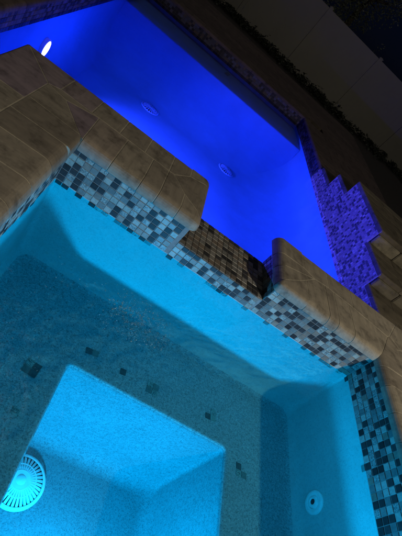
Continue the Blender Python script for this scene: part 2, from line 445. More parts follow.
# rounded brink on the pool side
for k in range(5):
    a0, a1 = math.radians(90 * k / 5), math.radians(90 * (k + 1) / 5); r = .02; yb = DAM_Y - .02
    sp.face([(notch0, yb + r * math.sin(a0), Z_SPILL - r + r * math.cos(a0)), (notch1, yb + r * math.sin(a0), Z_SPILL - r + r * math.cos(a0)),
             (notch1, yb + r * math.sin(a1), Z_SPILL - r + r * math.cos(a1)), (notch0, yb + r * math.sin(a1), Z_SPILL - r + r * math.cos(a1))], 2, .5, True)
sp.face([(notch1, DAM_Y, Z_SPILL - .02), (notch0, DAM_Y, Z_SPILL - .02), (notch0, DAM_Y, -2.6), (notch1, DAM_Y, -2.6)], 5)
sp.build('spillway', DTILES, spa)
for xx, uu, yy in ((notch1 + .002, (0, -1, 0), DAM_Y), (notch0 - .002, (0, 1, 0), Y1)):
    ck = MB()
    quad(ck, (xx, yy, Z_SPILL + .001), uu, (0, 0, 1), DAM_Y - Y1, Z_COPB - Z_SPILL - .002, 5)
    hh = Z_COPB - Z_SPILL - .003
    tiles(ck, (xx, yy, Z_SPILL + .001), uu, (0, 0, 1), 9, 3, .0462, .0435, (30, 22, 20, 18, 10), clip=lambda a: hh if a <= DAM_Y - Y1 + .004 else -1)
    ck.build('spillway_cheek', [TILES[0], TILES[2], TILES[2], TILES[3], TILES[4], TILES[5]], spa)

# ---- sandstone coping: left arm, dam (two pieces) and right arm, stone by stone
CI, CO = 2.022, 2.585     # dam coping inner / outer edge
LI, LO = -0.235, -0.825   # left arm inner / outer edge
RI = 2.108
left = []; lt = []
ys = [-0.85, -0.66, -0.47, -0.28, -0.09, .1, .3, .5, .7, .9, 1.09, 1.289, 1.479, 1.687, 1.88, 2.05]
for a, b in zip(ys, ys[1:]):
    bb = b if b < 2.04 else 2.05
    if b < 2.0: left.append([(-.565, a), (LI, a), (LI, b), (-.565, b)])
    else: left.append([(-.565, a), (LI, a), (LI, CI), (-.262, 2.05), (-.565, 2.065)])
    lt.append(None)
yo = [-0.85, -.6, -.35, -.1, .15, .40, .65, .90, 1.13, 1.36, 1.58, 1.80, 2.025]
for a, b in zip(yo, yo[1:]): left.append([(LO, a), (-.565, a), (-.565, b), (LO, b)]); lt.append(None)
left += [[(-.565, 2.065), (-.262, 2.05), (-.44, 2.275), (-.565, 2.31)],
         [(LO, 2.025), (-.565, 2.025), (-.565, 2.31), (LO, CO)],
         [(LO, CO), (-.565, 2.31), (-.50, 2.345), (-.50, CO)],
         [(-.565, 2.31), (-.44, 2.275), (-.25, 2.345), (-.50, 2.345)],
         [(-.44, 2.275), (-.262, 2.05), (LI, CI), (-.25, 2.345)]]
lt += [.45, 1.0, .98, .6, 1.0]
mbL = MB()
stones(mbL, left, Z_COP, -(Z_COPB - Z_COP), [((LI, -.9), (LI, CI)), ((LO, -.9), (LO, CO), 1), ((LO, CO), (-.3, CO), 1)], .060, mats=(0, 1), tints=lt)
mbL.build('coping', [M['stone_x'], M['grout']], spa)
dl = [[(LI, CI), (-.05, CI), (-.05, 2.345), (-.25, 2.345)], [(-.05, CI), (.135, CI), (.135, 2.345), (-.05, 2.345)], [(.135, CI), (.25, CI), (.25, 2.345), (.135, 2.345)],
      [(.25, CI), (.395, CI), (.395, 2.22), (.291, 2.345), (.25, 2.345)], [(.395, CI), (.56, CI), (.56, 2.10), (.395, 2.22)],
      [(.291, 2.345), (.395, 2.22), (.56, 2.10), (.56, 2.52), (.395, 2.465)],
      [(-.50, 2.345), (-.30, 2.345), (-.30, CO), (-.50, CO)], [(-.30, 2.345), (-.11, 2.345), (-.11, CO), (-.30, CO)], [(-.11, 2.345), (.07, 2.345), (.07, CO), (-.11, CO)],
      [(.07, 2.345), (.25, 2.345), (.25, CO), (.07, CO)], [(.25, 2.345), (.291, 2.345), (.395, 2.465), (.39, CO), (.25, CO)], [(.395, 2.465), (.56, 2.52), (.56, CO), (.39, CO)]]
mbD = MB()
OD = [((LI, CI), (.56, CI)), ((.56, CI), (.56, CO)), ((.56, CO), (-.9, CO), 1)]
stones(mbD, dl, Z_COP, -(Z_COPB - Z_COP), OD, .060, tints=[.85, .7, .4, .3, .5, .15, .95, .6, .3, .45, .2, .35])
mbD.build('coping', [M['stone_y'], M['grout']], spa)
EX = 1.172
Q = (1.52, 2.36)
dr = [[(EX, 2.39), (1.42, 2.40), (1.41, CO), (EX, CO)],
      [(EX, 2.24), Q, (1.42, 2.40), (EX, 2.39)],
      [(EX, 2.06), (1.37, 2.215), Q, (EX, 2.24)],
      [(EX, CI), (1.42, CI), (1.42, 2.262), (1.37, 2.215), (EX, 2.06)],
      [(1.42, CI), (1.615, CI), (1.615, 2.375), Q, (1.42, 2.262)],
      [(1.42, 2.40), Q, (1.615, 2.375), (1.66, 2.375), (1.66, CO), (1.41, CO)],
      [(1.615, CI), (1.705, CI), (1.705, 2.372), (1.615, 2.375)],
      [(1.705, CI), (1.86, CI), (1.86, 2.366), (1.705, 2.372)],
      [(1.86, CI), (RI, CI), (2.275, 2.318), (1.86, 2.366)],
      [(1.66, 2.375), (1.915, 2.364), (1.915, CO), (1.66, CO)], [(1.915, 2.364), (2.07, 2.343), (2.07, CO), (1.915, CO)],
      [(2.07, 2.343), (2.275, 2.318), (2.31, 2.345), (2.47, CO), (2.07, CO)],
      [(2.275, 2.318), (2.36, 2.24), (2.405, 2.262), (2.31, 2.345)],
      [(2.31, 2.345), (2.405, 2.262), (2.74, 2.30), (2.74, CO), (2.47, CO)],
      [(2.74, 2.30), (3.05, 2.30), (3.05, CO), (2.74, CO)], [(3.05, 2.30), (3.4, 2.30), (3.4, CO), (3.05, CO)]]
mbR = MB()
OR = [((EX, CI), (RI, CI)), ((EX, CI), (EX, CO)), ((EX, CO), (3.5, CO), 1)]
stones(mbR, dr, Z_COP, -(Z_COPB - Z_COP), OR, .060, tints=[.5, .4, .55, .45, .6, .5, .3, .55, .65, .35, .5, .6, .0, .6, .5, .4])
mbR.build('coping', [M['stone_y'], M['grout']], spa)
rr = []; 
yr = [1.955, 1.80, 1.60, 1.41, 1.21, 1.01, .81, .61, .41, .2, 0, -.2, -.4, -.6, -.85]
rr.append([(RI, CI), (RI, 1.955), (2.36, 1.96), (2.36, 2.24), (2.275, 2.318)])
for a, b in zip(yr, yr[1:]): rr.append([(RI, b), (2.44, b), (2.44, a), (RI, a)])
rr[1] = [(RI, 1.80), (2.44, 1.80), (2.44, 1.955), (2.36, 1.96), (RI, 1.955)]
rr.append([(2.36, 1.96), (2.44, 1.955), (2.70, 1.955), (2.74, 2.30), (2.405, 2.262), (2.36, 2.24)])
yk = [1.955, 1.7, 1.45, 1.2, .95, .7, .45, .2, -.05, -.3, -.85]
for a, b in zip(yk, yk[1:]): rr.append([(2.44, b), (2.70, b), (2.70, a), (2.44, a)])
for a, b in zip(yk, yk[1:]): rr.append([(2.70, b), (3.05, b), (3.05, a), (2.70, a)])
rr.append([(2.70, 1.955), (3.05, 1.955), (3.05, 2.30), (2.74, 2.30)])
mbQ = MB()
stones(mbQ, rr, Z_COP, -(Z_COPB - Z_COP), [((RI, -.9), (RI, CI))], .060)
mbQ.build('coping', [M['stone_x'], M['grout']], spa)
# near arm behind the camera
mbN = MB(); nn = []
xs = [LI, -.05, .15, .35, .55, .75, .95, 1.15, 1.35, 1.55, 1.75, 1.95, RI]
for a, b in zip(xs, xs[1:]): nn.append([(a, -.85), (b, -.85), (b, Y0 + .02), (a, Y0 + .02)])
stones(mbN, nn, Z_COP, -(Z_COPB - Z_COP), [((LI, Y0 + .02), (RI, Y0 + .02))], .060)
mbN.build('coping', [M['stone_y'], M['grout']], spa)

# marker tiles let into the bench
def marker(x, y, z, cells, parent, rot=0.0, p=.043):
    mb = MB(); c, s = math.cos(rot), math.sin(rot)
    for (i, j, k) in cells:
        a, b = i * p, j * p; h = .003; g = .0015
        pts = [(a + g, b + g), (a + p - g, b + g), (a + p - g, b + p - g), (a + g, b + p - g)]
        w = [(x + c * px - s * py, y + s * px + c * py) for px, py in pts]
        mb.face([(q[0], q[1], z + h) for q in w], k, random.random())
        for q in range(4):
            r = (q + 1) % 4; mb.face([(*w[q], z + .0002), (*w[r], z + .0002), (*w[r], z + h), (*w[q], z + h)], k, .5)
    return mb.build('marker_tile', [M['marker_dark']] + TILES[1:], parent)
marker(0.429, 1.548, Z_BENCH, [(0, 0, 0), (1, 0, 2)], spa, .15)
marker(0.201, 1.254, Z_BENCH, [(0, 0, 0), (0, 1, 0), (-1, 1, 3), (-1, 0, 2)], spa, -.1)
marker(0.673, 1.536, Z_BENCH, [(0, 0, 0)], spa, .1)
marker(0.868, 1.515, Z_BENCH, [(0, 0, 2), (1, 0, 3), (0, 1, 3), (1, 1, 2)], spa)
marker(1.330, 1.558, Z_BENCH, [(0, 0, 0), (1, 0, 1), (1, 1, 3)], spa, .1)
marker(1.613, 1.293, Z_BENCH, [(0, 0, 3), (0, 1, 0), (1, 0, 2)], spa, .05)
marker(0.218, 1.031, Z_BENCH, [(0, 0, 3)], spa)

# jet in the sloped right wall
nw = Vector((-1, 0, 0.02)).normalized()
jc = Vector((2.121, 1.268, -1.85))
jb = MB(); lathe(jb, jc, nw, [(.074, -.004), (.074, .006), (.068, .012), (.050, .013), (.046, .009), (.040, .010)]); 
jet = jb.build('jet', [M['white_plastic']], spa)
jn = MB(); lathe(jn, jc, nw, [(.040, .006), (.038, .014), (.030, .020), (.020, .021), (.017, .016)], mat=0); lathe(jn, jc, nw, [(.0175, .016), (.001, .011)], mat=1)
jn.build('nozzle', [M['white_plastic'], M['dark_hole']], jet)

# main drain on the footwell floor: domed cover with radial ribs
def drain(c, R, parent, ribs=26, dome=.03, plastic='white_plastic'):
    c = Vector(c)
    d = MB(); lathe(d, c, (0, 0, 1), [(R * 1.06, -.002), (R * 1.06, .006), (R * 1.0, .012), (R * .93, .012)], 40, 0)
    lathe(d, c, (0, 0, 1), [(R * .93, .004), (.001, .004)], 40, 1)
    o = d.build('main_drain', [M[plastic], M['dark_hole']], parent)
    g = MB()
    for k in range(ribs):
        a = 2 * math.pi * k / ribs; ca, sa = math.cos(a), math.sin(a)
        tx, ty = -sa, ca
        pr = [(R * .95, .006)] + [(R * (.95 - .75 * t), .010 + dome * math.sin(t * math.pi / 2)) for t in (.2, .4, .6, .8, 1.0)]
        w0, w1 = R * .052, R * .020
        for (ra, ha), (rb, hb) in zip(pr, pr[1:]):
            wa = w1 + (w0 - w1) * ra / R; wb = w1 + (w0 - w1) * rb / R
            P0 = c + Vector((ca * ra, sa * ra, ha)); P1 = c + Vector((ca * rb, sa * rb, hb)); T = Vector((tx, ty, 0)); D = Vector((0, 0, -.012))
            g.face([P0 - T * wa, P0 + T * wa, P1 + T * wb, P1 - T * wb], 0)
            g.face([P0 - T * wa, P1 - T * wb, P1 - T * wb + D, P0 - T * wa + D], 0); g.face([P0 + T * wa, P0 + T * wa + D, P1 + T * wb + D, P1 + T * wb], 0)
    for rr_, hh_ in ((.62, .62), (.36, .86)):
        h_ = .008 + dome * math.sin(((.95 - rr_) / .75) * math.pi / 2)
        lathe(g, c, (0, 0, 1), [(R * rr_ + .005, h_), (R * rr_, h_ + .003), (R * rr_ - .005, h_)], 40, 0)
    lathe(g, c, (0, 0, 1), [(R * .22, .008 + dome), (R * .16, .013 + dome), (.001, .014 + dome)], 28, 0)
    g.build('grate', [M[plastic]], o)
    return o
drain((.562, 1.10, Z_WELL + .012), .158, spa, 36)

# spa light in the near footwell wall
def lamp_fixture(c, n, R, parent, name, lens):
    c = Vector(c); b = MB(); lathe(b, c, n, [(R * 1.18, -.03), (R * 1.18, .008), (R * 1.12, .013), (R * 1.02, .013), (R * 1.02, .008)], 36, 0)
    o = b.build(name, [M['white_plastic']], parent)
    g = MB(); u, v, w = frame_of(n)
    g.face([c + w * .012 + (u * math.cos(2 * math.pi * k / 36) + v * math.sin(2 * math.pi * k / 36)) * R for k in range(36)], 0)
    g.build('lens', [lens], o); return o
lamp_fixture((.94, WY0 + .004, -2.45), (0, 1, 0), .055, spa, 'spa_light', M['spa_lens'])

# ================================================================== SWIMMING POOL
pool = thing('swimming_pool', 'deep blue lit swimming pool behind the spa with tiled waterline and dark stone edge', 'swimming pool', (0.8, 5.5, Z_SOIL))
ZF = -2.55
outl = [(PXL, -1.0), (-.80, -1.0), (-.80, DAM_Y + .002), (PXR(2.46), DAM_Y + .002), (PXR(8.95), PYF + .05), (PXL, PYF)]
def pring(i):
    j = min(i, .25)
    return [(PXL + i * .26, -1 + j), (-.80 - j, -1 + j), (-.80 - j, DAM_Y + .002 + i), (PXR(2.46) - i, DAM_Y + .002 + i), (PXR(8.95) - i, PYF + .05 - i), (PXL + i * .26, PYF - i)]
ps = MB(); rg = [(outl, Z_DECK - .05), (outl, -1.75)]
for k in range(13):
    a_ = math.radians(7.5 * k); rg.append((pring(.95 * (1 - math.cos(a_))), -1.93 - .62 * math.sin(a_)))
loft(ps, rg, [0] * 15)
zf = ZF + .0008
ps.face([(PXL + .2, -.8, zf), (-.82, -.8, zf), (-.82, PYF - .5, zf), (PXL + .2, PYF - .6, zf)], 0)
ps.face([(-.82, 2.47, zf), (2.4, 2.47, zf), (2.2, PYF - .5, zf), (-.82, PYF - .5, zf)], 0)
ps.build('pool_shell', [M['pool_plaster']], pool)
# mosaic band at the pool waterline: far and left wall
PW = (44, 10, 22, 10, 14)
zt0, zt1 = Z_POOL - .045, Z_DECK - .05
fb = MB(); L = PXR(8.9) - PXL
uf = Vector((PXR(8.95) - PXL, .05, 0)).normalized()
quad(fb, Vector((PXL, PYF - .006, zt0)), uf, (0, 0, 1), L, zt1 - zt0, 5)
tiles(fb, Vector((PXL, PYF - .006, zt0)), uf, (0, 0, 1), int(L / .05), 4, .05, .048, PW, clip=lambda a: zt1 - zt0)
fb.build('tile_band', PTILES, pool)
lb = MB(); quad(lb, (PXL + .006, -1, zt0), (0, 1, 0), (0, 0, 1), PYF + 1, zt1 - zt0, 5)
tiles(lb, (PXL + .006, -1, zt0), (0, 1, 0), (0, 0, 1), int((PYF + 1) / .05), 4, .05, .048, PW, clip=lambda a: zt1 - zt0)
lb.build('tile_band', PTILES, pool)
rb_len = 8.85 - 6.5; ur = Vector((PXR(6.5) - PXR(8.85), 6.5 - 8.85, 0)).normalized()
rb = MB(); o_ = Vector((PXR(8.85) - .006, 8.85, zt0)); quad(rb, o_, ur, (0, 0, 1), rb_len, zt1 - zt0, 5)
tiles(rb, o_, ur, (0, 0, 1), int(rb_len / .05), 4, .05, .048, PW, clip=lambda a: zt1 - zt0)
rb.build('tile_band', PTILES, pool)
# shallow bench along the far wall
bn = MB(); ZB = -1.755; yb0 = 7.72
xa, xb_ = PXL + .006, PXR(7.75) - .01
bn.face([(xa, yb0 + .02, ZB), (xb_, yb0 + .02, ZB), (PXR(8.9) - .012, PYF + .03, ZB), (xa, PYF - .012, ZB)], 1)
for k in range(4):
    a0, a1 = math.radians(90 * k / 4), math.radians(90 * (k + 1) / 4)
    bn.face([(xa, yb0 + .02 - .02 * math.sin(a0), ZB - .02 + .02 * math.cos(a0)), (xa, yb0 + .02 - .02 * math.sin(a1), ZB - .02 + .02 * math.cos(a1)),
             (xb_, yb0 + .02 - .02 * math.sin(a1), ZB - .02 + .02 * math.cos(a1)), (xb_, yb0 + .02 - .02 * math.sin(a0), ZB - .02 + .02 * math.cos(a0))], 0, .5, True)
prof_b = [(yb0, ZB - .02), (yb0, -1.93)] + [(yb0 - .95 * (1 - math.cos(math.radians(9 * k))), -1.93 - .62 * math.sin(math.radians(9 * k))) for k in range(1, 11)]
bn.mesh([(xx_, y_, z_ + .0015) for y_, z_ in prof_b for xx_ in (xa, xb_)], [(2 * i, 2 * i + 2, 2 * i + 3, 2 * i + 1) for i in range(len(prof_b) - 1)], 0, .5, True)
bn.build('bench', [M['pool_plaster'], M['pool_bench']], pool)
marker(.58, 8.42, ZB, [(0, 0, 1), (0, 1, 1), (0, 2, 1)], pool, -.2, .09)
drain((-.135, 6.69, ZF), .15, pool, 18, .02, 'pool_fitting')
drain((1.455, 6.64, ZF), .15, pool, 18, .02, 'pool_fitting')
lamp_fixture((PXL + .030, 4.86, -2.06), (1, 0, 0), .095, pool, 'pool_light', M['pool_lens'])
lamp_fixture((1.6, DAM_Y + .030, -2.06), (0, 1, 0), .115, pool, 'pool_light', M['pool_lens'])  # second fixture, unseen, added with its lamp to brighten the pool
def underwater_lamp(name, p, aim, color, watt, cone, blend, r):
    l = bpy.data.lights.new(name, 'SPOT'); l.energy = watt; l.color = color; l.spot_size = math.radians(cone); l.spot_blend = blend; l.shadow_soft_size = r
    o = bpy.data.objects.new(name, l); col.objects.link(o); p = Vector(p); o.location = (p.x, p.y, p.z + ZO)
    o.rotation_euler = (Vector(aim) - p).to_track_quat('-Z', 'Y').to_euler(); return o
POOL_C = (0.16, 0.105, 1.0)
underwater_lamp('pool_lamp', (PXL + .10, 4.86, -2.06), (2.7, 5.2, -2.05), (.15, .10, 1.0), 1000, 128, 1.0, .03)
underwater_lamp('pool_lamp', (1.6, DAM_Y + .07, -2.06), (.5, 5.6, -3.75), POOL_C, 860, 62, .8, .03)  # unseen lamp in the dam wall, added to brighten floor and far wall
underwater_lamp('spa_lamp', (.94, WY0 + .05, -2.45), (.86, 2.04, -1.60), (0.002, 0.445, .93), 340, 176, .40, .05)
# dark stone edge of the pool (deck-level coping)
pc = MB(); polys = []
x = -3.0
xs = [PXL - .32 + .31 * k for k in range(15)]
for a, b in zip(xs, xs[1:]):
    if a > 2.9: break
    polys.append([(a, PYF - .02 + (a - PXL) * .013), (min(b, 2.979), PYF - .02 + (a - PXL) * .013), (min(b, 2.979), PYF + .32), (a, PYF + .32)])
yy = -1.0
while yy < PYF - .03:
    y2 = min(yy + .31, PYF - .022); polys.append([(PXL - .32, yy), (PXL + .02, yy), (PXL + .02, y2), (PXL - .32, y2)]); yy = y2
yy = 6.5
while yy < PYF - .03:
    y2 = min(yy + .31, PYF - .0); polys.append([(PXR(yy) - .02, yy), (2.979, yy), (2.979, y2), (PXR(y2) - .02, y2)]); yy = y2
stones(pc, polys, Z_DECK, .05, [((PXL - .4, PYF - .02), (2.8, PYF + .035)), ((PXL + .02, -1), (PXL + .02, PYF)), ((PXR(6.4) - .02, 6.4), (PXR(8.9) - .02, 8.9))], .035)
pc.build('coping', [M['deck'], M['deck_grout']], pool)

# ================================================================== WATER
def water(name, poly, z, mat):
    mb = MB(); mb.face([(x, y, z) for x, y in poly], 0); o = mb.build(name, [mat]); o['kind'] = 'structure'; return o
water('spa_water', [(X0, Y0), (X1, Y0), (X1, Y1), (X0, Y1)], Z_SPA - .004, M['spa_water'])
water('pool_water', shrink(outl, .002), Z_POOL, M['pool_water'])

# ================================================================== STONE STEPS beside the pool
st = thing('stone_steps', 'stone steps rising to a landing beside the pool, their side clad in blue lit mosaic', 'steps', (3.6, 4.8, Z_SOIL))
lev = [(6.43, 5.88, -1.41), (5.88, 5.33, -1.213), (5.33, 4.14, -1.008), (4.14, 3.56, -1.196), (3.56, 2.60, -1.366)]   # far y, near y, top
XE = 4.7
def prof(y):
    for a, b, z in lev:
        if b <= y <= a: return z
    return Z_DECK - .0
cl = MB(); y_hi, y_lo = 6.5, DAM_Y + .01
uw = Vector((PXR(y_lo) - PXR(y_hi), y_lo - y_hi, 0)); LW = uw.length; uw.normalize()
org = Vector((PXR(y_hi) - .006, y_hi, Z_POOL - .05))
def prof_a(a):
    y = y_hi + uw.y * a
    return prof(y) - .022 - org.z
# grout backing in vertical strips that follow the stepped outline
edges = [y_hi, 6.43, 5.88, 5.33, 4.14, 3.56, 2.60, y_lo]
for ya, yb in zip(edges, edges[1:]):
    z = prof((ya + yb) / 2) - .02
    cl.face([(PXR(ya) - .006, ya, org.z), (PXR(yb) - .006, yb, org.z), (PXR(yb) - .006, yb, z), (PXR(ya) - .006, ya, z)], 5)
tiles(cl, org, uw, (0, 0, 1), int(LW / .034), 21, .034, .034, (28, 10, 34, 16, 12), clip=prof_a)
cl.build('tile_cladding', STILES, st)
for k, (ya, yb, z) in enumerate(lev):
    body = MB()
    xl = max(PXR(ya), PXR(yb)) + .004
    body.box(xl, XE, yb + .012, ya - .012, Z_SOIL - .3, z - .055)
    body.build('step_body', [M['riser_stone']], st)
    # tread of long planks running across the flight
    tr = MB(); polys = []; n = max(2, round((ya - yb) / .2)); h = (ya - yb) / n
    outs = [((PXR(ya) - .01, ya), (PXR(yb) - .01, yb))]
    if k >= 2: outs.append(((2.5, yb), (XE, yb)))
    else: outs.append(((2.5, ya), (XE, ya)))
    for i in range(n):
        y_a, y_b = ya - i * h, ya - (i + 1) * h
        cuts = [3.05 + .17 * (i % 2), 3.72 + .1 * (i % 2), 4.2, XE]
        xp = None
        for c_ in cuts:
            lo_a = PXR(y_a) - .01 if xp is None else xp; lo_b = PXR(y_b) - .01 if xp is None else xp
            polys.append([(lo_b, y_b), (c_, y_b), (c_, y_a), (lo_a, y_a)]); xp = c_
    stones(tr, polys, z, .055, outs, .018)
    tr.build('tread', [M['step_stone'], M['deck_grout']], st)
# pale riser blocks on the near faces
for yb, zt, zb in ((4.14, -1.008, -1.196), (3.56, -1.196, -1.366), (2.66, -1.366, -1.5)):
    if yb < 3: continue
    xs_ = [PXR(yb) + .0, 3.07, 3.45, 3.85, 4.25, XE]
    for a, b in zip(xs_, xs_[1:]):
        r = MB(); bm = bmesh.new(); bmesh.ops.create_cube(bm, size=1)
        bmesh.ops.scale(bm, vec=(b - a - .012, .05, zt - zb - .058), verts=bm.verts)
        bmesh.ops.bevel(bm, geom=bm.edges[:], offset=.008, segments=2, affect='EDGES')
        bmesh.ops.translate(bm, vec=((a + b) / 2, yb - .006, (zt - .055 + zb) / 2), verts=bm.verts)
        r.bm(bm, 0, random.random()); bm.free(); r.build('riser_block', [M['riser_stone']], st)

# ================================================================== SETTING
def struct(name, mb, mats):
    o = mb.build(name, mats); o['kind'] = 'structure'; return o
g = MB(); BIG = 160
hx0, hx1, hy0, hy1 = -1.9, 3.6, -1.3, 9.3
for a, b, c, d in ((-BIG, BIG, hy1, BIG), (-BIG, BIG, -BIG, hy0), (-BIG, hx0, hy0, hy1), (hx1, BIG, hy0, hy1)):
    g.face([(a, c, Z_SOIL), (b, c, Z_SOIL), (b, d, Z_SOIL), (a, d, Z_SOIL)], 0)
struct('ground', g, [M['soil']])
dk = MB(); polys = []
def pave(x0, x1, y0, y1, sx, sy):
    j = 0; y = y0
    while y < y1 - .02:
        yb = min(y + sy, y1); x = x0 - (j % 2) * sx * .5
        while x < x1 - .02:
            a, b = max(x, x0), min(x + sx, x1)
            if b - a > .05: polys.append([(a, y), (b, y), (b, yb), (a, yb)])
            x += sx
        y = yb; j += 1
pave(-6, 4.6, PYF + .325, 11.75, .62, .31)
pave(-6, PXL - .325, -1, PYF + .32, .62, .62)
pave(2.98, 4.6, 6.47, PYF + .32, .55, .31)
stones(dk, polys, Z_DECK, .10, [], .02)
struct('pool_deck', dk, [M['deck'], M['deck_grout']])
ub = MB()      # fill under the deck edge and the coping
ub.box(-6, PXL - .02, -1.2, 9.2, -2.2, Z_DECK - .101); ub.box(-6, 4.58, PYF + .08, 11.73, -2.2, Z_DECK - .101)
ub.box(2.9, 4.58, 6.45, 9.0, -2.2, Z_DECK - .101)
struct('deck_base', ub, [M['deck']])
pt = MB(); pt.box(X1 + .02, 5.2, -6, Y1 - .01, Z_SOIL, Z_COPB - .001); pt.box(-1.4, X1 + .019, -6, Y0 - .02, Z_SOIL, Z_COPB - .001)
pt.box(X1 + .7, 5.2, Y1 - .009, 2.5, Z_SOIL, Z_COPB - .001)
polys = []; pave(3.055, 5.2, -.85, 2.29, .45, .3); pave(-1.4, 5.2, -6, -.855, .6, .4); pave(3.405, 5.2, 2.295, CO, .45, .3)
stones(pt, polys, Z_COP, .07, [], .02, mats=(1, 2))
struct('raised_patio', pt, [M['riser_stone'], M['stone_x'], M['grout']])

# ================================================================== FENCE
FA = math.radians(-5.5); fo = Vector((0, 13.86, 0)); fd = Vector((math.cos(FA), math.sin(FA), 0)); fn = Vector((math.sin(FA), -math.cos(FA), 0))
fence = thing('vinyl_fence', 'tall plain pale vinyl privacy fence along the far side of the yard', 'fence', (0, 13.86, Z_SOIL))
ZT = .25
def fbox(mb, s0, s1, d0, d1, z0, z1, mat=0):
    pts = []
    for z in (z0, z1):
        for d in (d0, d1):
            for s in (s0, s1): p = fo + fd * s + fn * d; pts.append((p.x, p.y, z))
    mb.mesh(pts, [(0, 2, 3, 1), (4, 5, 7, 6), (0, 1, 5, 4), (2, 6, 7, 3), (0, 4, 6, 2), (1, 3, 7, 5)], mat)
pitch = 1.975; s_first = 4.20 - 5 * pitch
for k in range(10):
    s = s_first + k * pitch
    pb = MB(); fbox(pb, s - .055, s + .055, -.055, .055, Z_SOIL - .05, ZT + .03)
    po = pb.build('post', [M['vinyl']], fence)
    cb = MB(); fbox(cb, s - .066, s + .066, -.066, .066, ZT + .0302, ZT + .048); fbox(cb, s - .035, s + .035, -.035, .035, ZT + .0482, ZT + .062)
    cb.build('post_cap', [M['vinyl']], po)
    if k < 9:
        pn = MB(); nb = 12; w = (pitch - .11) / nb
        for i in range(nb):
            a = s + .055 + i * w; fbox(pn, a + .0015, a + w - .0015, -.015, .015, Z_SOIL + .06, ZT - .09)
        fbox(pn, s + .055, s + pitch - .055, -.0125, .0125, Z_SOIL + .055, ZT - .085)
        pn.build('panel', [M['vinyl']], fence)
        for za, zb in ((ZT - .09, ZT), (Z_SOIL + .02, Z_SOIL + .14)):
            rl = MB(); fbox(rl, s + .055, s + pitch - .055, -.028, .028, za, zb); rl.build('rail', [M['vinyl']], fence)

# ================================================================== PLANTS
def leaf(mb, p, n, size, t):
    u, v, w = frame_of(n); a = random.random() * 6.283; d = u * math.cos(a) + v * math.sin(a); e_ = w.cross(d)
    mb.mesh([p - d * size, p + e_ * size * .42 + w * size * .12, p + d * size, p - e_ * size * .42 + w * size * .12], [(0, 1, 2), (0, 2, 3)], 0, t)
gc = MB()
for k in range(620):
    s = random.uniform(-6.5, 9.0); d = .10 + abs(random.gauss(0, .35)); c = fo + fd * s + fn * d
    h = random.uniform(.10, .22) * (1.5 if random.random() < .15 else 1) * (1 - .35 * min(d, 1.2))
    for i in range(10):
        p = Vector((c.x + random.gauss(0, .06), c.y + random.gauss(0, .06), Z_SOIL + random.random() * h + .02))
        leaf(gc, p, (random.gauss(0, .6), random.gauss(0, .6), 1), random.uniform(.03, .065), random.random())
tag(gc.build('ground_cover', [M['cover_leaf']]), 'dark low ground cover growing along the foot of the pale fence', 'ground cover', kind='stuff')

def tree(name, label, x, y, h, crown_r, zc, nclump, seed, branch_leaves=()):
    rnd = random.Random(seed)
    t = thing(name, label, 'tree', (x, y, Z_SOIL))
    tb = MB()
    def limb(p, q, r0, r1, n=7):
        p, q = Vector(p), Vector(q); d = (q - p); u, v, w = frame_of(d); rows = []
        for i in range(5):
            f_ = i / 4; c = p.lerp(q, f_) + u * .05 * math.sin(f_ * 4 + r0 * 50) * d.length * .25; r = r0 + (r1 - r0) * f_
            rows.append([c + (u * math.cos(6.283 * k / n) + v * math.sin(6.283 * k / n)) * r for k in range(n)])
        vs = [a for row in rows for a in row]
        tb.mesh(vs, [(i * n + k, i * n + (k + 1) % n, (i + 1) * n + (k + 1) % n, (i + 1) * n + k) for i in range(4) for k in range(n)], 0, .5, True)
    limb((x, y, Z_SOIL - .1), (x + .1, y, zc - .3), .13, .08)
    cl_ = []
    for i in range(nclump):
        a = rnd.random() * 6.283; e = rnd.uniform(-.7, 1.2); rr = crown_r * rnd.uniform(.45, 1.0)
        c = Vector((x + math.cos(a) * math.cos(e) * rr, y + math.sin(a) * math.cos(e) * rr * .8, zc + math.sin(e) * rr * h)); cl_.append(c)
        limb((x + .1, y, zc - .35 + rnd.random() * .5), c, .035, .008, 5)
    tb.build('trunk', [M['bark']], t)
    cr = MB()
    for c in list(cl_):
        for i in range(110):
            p = c + Vector((rnd.gauss(0, .20), rnd.gauss(0, .20), rnd.gauss(0, .17)))
            leaf(cr, p, (rnd.gauss(0, .7), rnd.gauss(-.5, .7), 1), rnd.uniform(.03, .055), rnd.random())
    for c in branch_leaves:
        for i in range(9):
            p = Vector(c) + Vector((rnd.gauss(0, .07), rnd.gauss(0, .07), rnd.gauss(0, .07)))
            leaf(cr, p, (rnd.gauss(0, .7), rnd.gauss(-.6, .7), 1), rnd.uniform(.03, .05), rnd.random())
    cr.build('crown', [M['leaf']], t); return t
tree('garden_tree', 'leafy tree overhanging the top of the fence, its nearest leaves faintly lit', 3.0, 14.9, 1.0, 1.25, 1.35, 40, 3,
     [(random.uniform(2.0, 3.5), 14.3 + random.random() * .3, random.uniform(.25, .9)) for k in range(70)] + [(3.49, 14.3, .773), (4.18, 14.25, .5), (4.1, 14.3, .33)])

